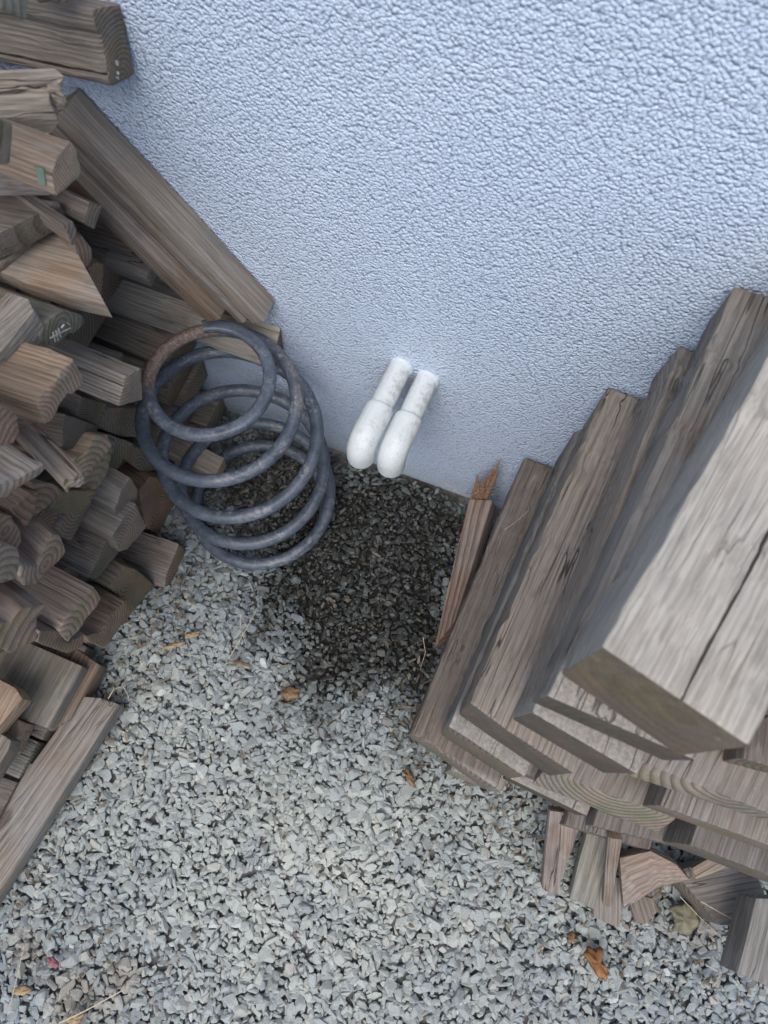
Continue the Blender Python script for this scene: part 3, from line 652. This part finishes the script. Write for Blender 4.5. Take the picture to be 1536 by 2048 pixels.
sp = link('coil_spring', me, SPRING); sp.location = org
tag(sp, 'large blue grey steel coil spring with a rusty top end standing on the gravel', 'coil spring')

# ------------------------------------------------------------------ outlet pipes
def tube(path, radii, ns=28, org=Vector(), cap=True, wob=0.0):
    bm = bmesh.new(); rings = []
    for i, (p, r) in enumerate(zip(path, radii)):
        a = path[max(0, i - 1)]; b = path[min(len(path) - 1, i + 1)]
        tg = (b - a).normalized(); s = tg.cross(Vector((1, 0, 0))).normalized(); u = tg.cross(s)
        ring = []
        for j in range(ns):
            an = 2 * math.pi * j / ns
            rr = r * (1 + wob * noise.noise(Vector((math.cos(an) * 2, math.sin(an) * 2, i * .35))))
            ring.append(bm.verts.new(p + (s * math.cos(an) + u * math.sin(an)) * rr - org))
        rings.append(ring)
    for a, b in zip(rings, rings[1:]):
        for j in range(ns): bm.faces.new((a[j], a[(j + 1) % ns], b[(j + 1) % ns], b[j]))
    if cap: bm.faces.new(rings[0]); bm.faces.new(rings[-1][::-1])
    bmesh.ops.recalc_face_normals(bm, faces=bm.faces)
    return bm
def finish(bm, name, mat, parent):
    me = bpy.data.meshes.new(name); bm.to_mesh(me); bm.free()
    me.polygons.foreach_set('use_smooth', [True] * len(me.polygons)); me.set_sharp_from_angle(angle=R_(45))
    return link(name, me, mat, parent)
def outlet(x, z, xe, yj, yb, zend, rp, re, label):
    r0 = bpy.data.objects.new('outlet_pipe', None); C.objects.link(r0); r0.location = (x, 0, z)
    tag(r0, label, 'pipe', 'white outlet pipes bending down from the wall')
    o = r0.location
    A = Vector((x, .03, z)); dx = (xe - x) / (-yb)
    J = Vector((x + dx * -yj, yj, z))
    n = 26
    path = [A.lerp(J + Vector((0, -.01, 0)), i / n) for i in range(n + 1)]
    finish(tube(path, [rp] * len(path), org=o, wob=.02), 'pipe_section', PIPE, r0)
    # elbow : straight socket, quarter bend, short open end
    br = .019
    pts = []; rad = []
    ys = [yj + .002, yj, yj - .001]; 
    pts.append(J + Vector((0, .0035, 0))); rad.append(rp * 1.02)
    pts.append(J + Vector((0, .002, 0))); rad.append(re * .97)
    pts.append(J); rad.append(re)
    yb0 = yb + br
    for i in range(1, 7):
        f = i / 6; y = yj + (yb0 - yj) * f; pts.append(Vector((x + dx * -y, y, z))); rad.append(re)
    for i in range(1, 15):
        a = R_(90 * i / 14); y = yb0 - math.sin(a) * br
        pts.append(Vector((x + dx * -y, y, z - br * (1 - math.cos(a))))); rad.append(re)
    xb = pts[-1].x
    for zz in (z - br - .004, zend + .004): pts.append(Vector((xb, yb, zz))); rad.append(re)
    pts.append(Vector((xb, yb, zend + .0015))); rad.append(re * .98)
    pts.append(Vector((xb, yb, zend))); rad.append(re * .92)
    pts.append(Vector((xb, yb, zend))); rad.append(re * .82)
    pts.append(Vector((xb, yb, zend + .02))); rad.append(re * .82)
    finish(tube(pts, rad, org=o, wob=.012), 'elbow', PIPE, r0)
    # lumpy sealant collar at the wall
    p = [Vector((x, .004 - .002 * i, z)) for i in range(7)]
    finish(tube(p, [rp * q for q in (1.10, 1.10, 1.09, 1.07, 1.04, 1.01, .98)], org=o, wob=.12), 'sealant_collar', SEALANT, r0)
    return r0
outlet(-.144, .331, -.152, -.070, -.124, .293, .0152, .0184, 'left white painted outlet pipe with grey stains on its elbow')
outlet(-.107, .323, -.113, -.066, -.117, .282, .0152, .0184, 'right white painted outlet pipe, slightly lower and cleaner than its neighbour')

# ------------------------------------------------------------------ gravel
def rock(seed):
    r = np.random.default_rng(seed)
    n = 12 + seed % 6
    p = r.normal(size=(n, 3)); p /= np.linalg.norm(p, axis=1)[:, None]; p *= r.uniform(.90, 1.10, (n, 1))
    p *= np.array([1.0, r.uniform(.55, .9), r.uniform(.36, .60)])
    bm = bmesh.new()
    for q in p: bm.verts.new(q)
    rr = bmesh.ops.convex_hull(bm, input=bm.verts[:])
    junk = [e for e in rr['geom_interior'] if isinstance(e, bmesh.types.BMVert)]
    if junk: bmesh.ops.delete(bm, geom=junk, context='VERTS')
    bmesh.ops.bevel(bm, geom=bm.edges[:], offset=.045, segments=1, affect='EDGES', clamp_overlap=True)
    bmesh.ops.triangulate(bm, faces=bm.faces[:])
    bm.verts.ensure_lookup_table(); bm.faces.ensure_lookup_table(); bm.verts.index_update()
    vv = np.array([v.co[:] for v in bm.verts]); ff = np.array([[v.index for v in f.verts] for f in bm.faces]); bm.free()
    return vv, ff
ROCKS = [rock(s) for s in range(22)]
wetpx = [(650, 885), (985, 1005), (905, 1250), (850, 1420), (760, 1360), (640, 1400), (590, 1290), (520, 1200), (520, 1110), (440, 1060), (400, 980), (470, 880), (560, 850)]
WP = np.array([on(2, u, v, 0)[:2] for u, v in wetpx])
def wetness(P):
    x, y = P[:, 0], P[:, 1]; ins = np.zeros(len(P), bool); dist = np.full(len(P), 9.)
    for i in range(len(WP)):
        a, b = WP[i], WP[(i + 1) % len(WP)]
        cnd = ((a[1] > y) != (b[1] > y)) & (x < (b[0] - a[0]) * (y - a[1]) / (b[1] - a[1] + 1e-12) + a[0]); ins ^= cnd
        ab = b - a; t = np.clip(((P - a) @ ab) / (ab @ ab), 0, 1); dist = np.minimum(dist, np.linalg.norm(P - (a + t[:, None] * ab), axis=1))
    return np.where(ins, dist, -dist)
pos = []
def lay_grid(x0, x1, y0, y1, sp_, smin, smax, zlo, zhi, keepf=None):
    nx = int((x1 - x0) / sp_); ny = int((y1 - y0) / sp_)
    gx, gy = np.meshgrid(np.arange(nx), np.arange(ny))
    gx = x0 + (gx.ravel() + rng.uniform(-.45, .45, gx.size)) * sp_; gy = y0 + (gy.ravel() + rng.uniform(-.45, .45, gy.size)) * sp_
    s = smin + (smax - smin) * rng.beta(1.6, 2.6, gx.size)
    z = rng.uniform(zlo, zhi, gx.size)
    a = np.stack([gx, gy, z, s], 1)
    if keepf is not None: a = a[keepf(a)]
    pos.append(a)
lay_grid(-.75, .85, -1.15, -.004, .0085, .0042, .0078, -.001, .0045)
lay_grid(-.75, .85, -1.15, -.004, .0110, .0055, .0125, -.001, .004)
lay_grid(-.75, .85, -1.15, -.006, .0140, .0060, .0140, .002, .006)
lay_grid(-.75, .85, -1.15, -.02, .080, .0120, .0165, .000, .005)
lay_grid(-2.2, 2.2, -2.0, -.01, .024, .010, .018, -.003, .006, lambda a: (a[:, 0] < -.75) | (a[:, 0] > .85) | (a[:, 1] < -1.15))
A = np.concatenate(pos)
wd = wetness(A[:, :2])
# stones are smaller in the washed area by the wall
inw = np.clip((wd + .04) / .08, 0, 1)
A[:, 3] *= 1 - .22 * inw
A[:, 1] = np.minimum(A[:, 1], -.002 - A[:, 3] * .8)
wn = np.array([noise.noise(Vector((a[0] * 22, a[1] * 22, 3.3))) for a in A])
wet = np.clip((wd + .075 * wn + rng.normal(0, .016, len(A)) + .050) / .085, 0, 1) * np.clip(rng.normal(1.0, .09, len(A)), .6, 1)
pal = np.array([(.20, .225, .25), (.25, .28, .295), (.30, .32, .315), (.30, .335, .305), (.35, .335, .295), (.125, .14, .16), (.17, .16, .145), (.56, .57, .55), (.29, .245, .21)])
pr = np.array([.20, .24, .20, .13, .10, .07, .03, .015, .015]); pr /= pr.sum()
pi = rng.choice(len(pal), len(A), p=pr)
colr = pal[pi] * rng.uniform(.85, 1.12, (len(A), 1))
colr = colr * .60 + np.array([.30, .315, .32]) * .40
# drier, dustier stones in the trodden middle
cx, cy = on(2, 640, 1760, 0)[:2]
dry = np.clip(1.15 - np.hypot((A[:, 0] - cx) / .50, (A[:, 1] - cy) / .34), 0, 1) * (.7 + .6 * wn)
dry = np.clip(dry, 0, 1)[:, None]
colr = np.minimum(colr * np.array([1.0, 1.05, 1.05]), .7)
colr = colr * (1 - dry * .62) + np.array([.52, .53, .47]) * dry * .62
damp = np.clip(1 + (wd + .06 * wn) / .17, 0, 1)[:, None] * .55          # still damp around the soaked patch
colr = colr * (1 - damp) + colr * np.array([.56, .62, .68]) * damp
for bu, bv, br in ((165, 2000, .055), (250, 1945, .03), (60, 1900, .03), (575, 1385, .02), (1370, 1840, .045), (1110, 1560, .02)):
    bx, by = on(2, bu, bv, 0)[:2]
    f = (np.clip(1.2 - np.hypot(A[:, 0] - bx, A[:, 1] - by) / br + .5 * wn, 0, 1) * .6)[:, None]
    colr = colr * (1 - f) + np.array([.27, .225, .175]) * f
VV, FF, CC, WW = [], [], [], []; off = 0
rid = rng.integers(0, len(ROCKS), len(A))
for k in range(len(ROCKS)):
    idx = np.where(rid == k)[0]; vv, ff = ROCKS[k]; m = len(idx)
    yaw = rng.uniform(0, 2 * math.pi, m); tx = rng.normal(0, .30, m); ty = rng.normal(0, .30, m)
    cz, sz = np.cos(yaw), np.sin(yaw); cx_, sx_ = np.cos(tx), np.sin(tx); cy_, sy_ = np.cos(ty), np.sin(ty)
    p = vv[None] * A[idx, 3][:, None, None] * np.stack([rng.uniform(.8, 1.25, m), rng.uniform(.8, 1.15, m), rng.uniform(.8, 1.1, m)], 1)[:, None, :]
    x, y, z = p[..., 0], p[..., 1], p[..., 2]
    y, z = y * cx_[:, None] - z * sx_[:, None], y * sx_[:, None] + z * cx_[:, None]
    x, z = x * cy_[:, None] + z * sy_[:, None], -x * sy_[:, None] + z * cy_[:, None]
    x, y = x * cz[:, None] - y * sz[:, None], x * sz[:, None] + y * cz[:, None]
    q = np.stack([x + A[idx, 0][:, None], y + A[idx, 1][:, None], z + A[idx, 2][:, None]], 2)
    nv = len(vv)
    VV.append(q.reshape(-1, 3)); FF.append((ff[None] + (off + np.arange(m) * nv)[:, None, None]).reshape(-1, 3))
    CC.append(np.repeat(colr[idx], nv, 0)); WW.append(np.repeat(wet[idx], nv)); off += m * nv
VV = np.concatenate(VV); FF = np.concatenate(FF); CC = np.concatenate(CC); WW = np.concatenate(WW)
me = bpy.data.meshes.new('gravel')
me.vertices.add(len(VV)); me.vertices.foreach_set('co', VV.astype(np.float32).ravel())
me.loops.add(FF.size); me.loops.foreach_set('vertex_index', FF.astype(np.int32).ravel())
me.polygons.add(len(FF)); me.polygons.foreach_set('loop_start', np.arange(0, FF.size, 3, dtype=np.int32))
me.polygons.foreach_set('use_smooth', np.zeros(len(FF), dtype=bool))
me.update(calc_edges=True)
ca = me.color_attributes.new('stone_colour', 'FLOAT_COLOR', 'POINT'); ca.data.foreach_set('color', np.concatenate([CC, np.ones((len(CC), 1))], 1).astype(np.float32).ravel())
wa = me.attributes.new('wet', 'FLOAT', 'POINT'); wa.data.foreach_set('value', WW.astype(np.float32))
gv = link('gravel', me, GRAVEL)
tag(gv, 'grey crushed stone gravel, dark and wet under the outlet pipes', 'gravel', kind='stuff')
print('stones', len(A), 'faces', len(FF))

# ------------------------------------------------------------------ litter
def leaf(px, z, mat, label, name='dead_leaf', curl=.006):
    P = [on(2, u, v, z) for u, v in px]; c = sum(P, Vector()) / len(P)
    bm = bmesh.new(); cv = bm.verts.new((0, 0, curl))
    vs_ = []
    m = len(P)
    for i in range(m):
        a, b = P[i], P[(i + 1) % m]
        for f in (0, .25, .5, .75):
            q = a.lerp(b, f) - c; q *= 1 + .30 * noise.noise(q * 420); q.z = noise.noise(Vector((q.x * 90, q.y * 90, z * 50))) * curl
            vs_.append(bm.verts.new(q))
    n = len(vs_); prev = vs_
    for sc_ in (.8, .58, .34):
        cur = []
        for i_, v in enumerate(vs_):
            fold = abs(math.sin(i_ * 2 * math.pi / n * 2.5 + z * 900)) * curl * .55
            cur.append(bm.verts.new((v.co * sc_) + Vector((0, 0, curl * (1 - sc_) + fold + noise.noise(v.co * 330 * sc_) * curl * .5))))
        for i in range(n):
            j = (i + 1) % n; bm.faces.new((prev[i], prev[j], cur[j], cur[i]))
        prev = cur
    for i in range(n): bm.faces.new((prev[i], prev[(i + 1) % n], cv))
    bmesh.ops.recalc_face_normals(bm, faces=bm.faces)
    r = bmesh.ops.solidify(bm, geom=bm.faces[:], thickness=.0006)
    me = bpy.data.meshes.new(name); bm.to_mesh(me); bm.free()
    me.polygons.foreach_set('use_smooth', [True] * len(me.polygons))
    o = link(name, me, mat); o.location = c; tag(o, label, 'leaf' if 'leaf' in name else name, 'fallen leaves on the gravel'); return o
leaf([(1164, 1905), (1180, 1893), (1207, 1896), (1206, 1925), (1218, 1940), (1214, 1962), (1196, 1955), (1180, 1930)], .022, LEAF_O, 'crumpled bright orange leaf on the gravel below the broken offcuts', curl=.009)
leaf([(1133, 1868), (1145, 1862), (1158, 1878), (1148, 1886), (1135, 1884)], .022, LEAF_B, 'small brown leaf scrap up and left of the bright orange leaf', curl=.004)
leaf([(320, 1297), (345, 1287), (372, 1283), (371, 1288), (345, 1296), (322, 1300)], .022, LEAF_Y, 'narrow yellow leaf strip on the gravel right of the left pile', curl=.002)
leaf([(370, 1271), (385, 1264), (402, 1262), (398, 1272), (384, 1276), (371, 1277)], .022, LEAF_Y, 'short curled ochre leaf just above the narrow yellow strip', curl=.005)
leaf([(456, 1321), (480, 1320), (500, 1328), (496, 1333), (470, 1328)], .022, LEAF_B, 'rust red leaf sliver on the gravel near the wet patch', curl=.002)
leaf([(803, 1540), (815, 1535), (826, 1548), (832, 1575), (820, 1572), (812, 1555)], .020, LEAF_B, 'curled brown leaf on the gravel left of the right pile', curl=.006)
leaf([(822, 1436), (832, 1432), (835, 1460), (830, 1477), (823, 1470)], .03, LEAF_O, 'orange leaf scrap wedged against the corner of the right pile', curl=.004)
leaf([(560, 1385), (580, 1372), (600, 1378), (596, 1396), (572, 1400)], .020, LEAF_B, 'flat tan leaf at the lower edge of the wet gravel', curl=.004)
leaf([(1335, 1815), (1370, 1800), (1395, 1822), (1400, 1850), (1375, 1872), (1345, 1860), (1350, 1840)], .020, MOULD, 'large mouldy tan leaf under the overhang of the right pile', curl=.005)
leaf([(92, 1915), (106, 1912), (120, 1928), (112, 1938), (98, 1930)], .022, PETAL, 'small pink petal on the gravel at the lower left', name='petal', curl=.003)
leaf([(22, 1975), (50, 1970), (64, 1982), (45, 1992), (26, 1988)], .022, LEAF_Y, 'pale yellow leaf crossed by a straw at the lower left edge', curl=.003)
leaf([(130, 2040), (150, 2028), (170, 2026), (160, 2044), (140, 2052)], .022, LEAF_Y, 'ochre leaf cropped by the bottom edge of the photo', curl=.004)

# crumbs of bark, splinters and sawdust fallen from the two piles
rs = random.Random(21); bm = bmesh.new()
def crumb(x, y, z):
    L = rs.uniform(.003, .013) * (1.6 if rs.random() < .15 else 1); w_ = rs.uniform(.0008, .0028); th = rs.uniform(0, 6.28); ti = rs.uniform(-.5, .5)
    d = V((math.cos(th) * math.cos(ti), math.sin(th) * math.cos(ti), math.sin(ti))); s_ = d.cross(V((0, 0, 1))).normalized(); u = s_.cross(d)
    c = V((x, y, z)); prof = [(-1, .35), (-.4, 1), (.3, .8), (1, .2)]
    rg_ = [[bm.verts.new(c + d * L / 2 * a + s_ * w_ * k_ * e[0] * rs.uniform(.7, 1.2) + u * w_ * .5 * k_ * e[1]) for e in ((-1, -1), (1, -1), (1, 1), (-1, 1))] for a, k_ in prof]
    for r0, r1 in zip(rg_, rg_[1:]):
        for j in range(4): bm.faces.new((r0[j], r0[(j + 1) % 4], r1[(j + 1) % 4], r1[j]))
    bm.faces.new(rg_[0]); bm.faces.new(rg_[-1][::-1])
for u0, v0, u1, v1, n_, sp_ in ((370, 1150, 240, 1400, 90, .03), (240, 1420, 20, 1850, 70, .03), (830, 1480, 1080, 1640, 80, .03), (1080, 1700, 1400, 1900, 120, .06),
                                (860, 1290, 830, 1440, 40, .02), (500, 1150, 700, 1500, 40, .10), (300, 1700, 1200, 1950, 50, .25), (60, 1950, 260, 2030, 45, .05)):
    for i in range(n_):
        f = rs.random(); p = on(2, u0 + (u1 - u0) * f, v0 + (v1 - v0) * f, .016)
        crumb(p.x + rs.gauss(0, sp_), min(-.01, p.y + rs.gauss(0, sp_)), rs.uniform(.013, .021))
me = bpy.data.meshes.new('wood_crumbs'); bm.to_mesh(me); bm.free()
wc = link('wood_crumbs', me, CRUMB); tag(wc, 'tiny crumbs of bark and splinters strewn over the gravel by the piles', 'wood crumbs', kind='stuff')

def straw(px, z, label, r=.0007, mat=None, zs=None):
    P = [on(2, u, v, zs[i] if zs else z) for i, (u, v) in enumerate(px)]
    pts = []
    for a, b in zip(P, P[1:]):
        for i in range(4): pts.append(a.lerp(b, i / 4))
    pts.append(P[-1])
    c = pts[0].copy()
    bm = tube(pts, [r * (1 - .5 * i / len(pts)) for i in range(len(pts))], ns=6, org=c)
    o = finish(bm, 'straw', mat or STRAW, None); o.location = c
    tag(o, label, 'straw', 'dry straws scattered on the gravel and wood'); return o
straw([(457, 1318), (480, 1280), (510, 1226)], .026, 'pale dry straw slanting over the gravel below the coil spring')
straw([(482, 1228), (481, 1255), (492, 1290)], .024, 'second dry straw crossing the slanting one below the coil spring', r=.0006)
straw([(20, 2012), (34, 1955), (48, 1892)], .026, 'straight cream straw at the lower left edge of the gravel')
straw([(118, 2046), (170, 2022), (246, 1980)], .026, 'long yellow straw at the bottom left crossing the gravel', r=.0012)
straw([(216, 1398), (228, 1378), (246, 1373), (256, 1390), (258, 1402)], .03, 'thin looped straw over the end of the lone grey plank', r=.0006, zs=[.055, .06, .05, .04, .03])
straw([(846, 1275), (851, 1305), (840, 1340)], .028, 'pale needle on the wet gravel beside the right pile', r=.0006)
straw([(1360, 1793), (1400, 1835), (1447, 1880)], .03, 'thin straw under the right pile, the left of two', r=.0006)
straw([(1402, 1803), (1440, 1825), (1495, 1855)], .085, 'thin straw under the right pile, the right of two', r=.0006)
straw([(1008, 1060), (1030, 1045), (1058, 1020)], .215, 'single pale needle lying across the broad dark post', r=.0005, zs=[.222, .222, .222])
straw([(920, 988), (905, 975), (885, 962)], .08, 'blond splinter hair pointing left from the broken stake to the wall', r=.0007, zs=[.09, .10, .11])
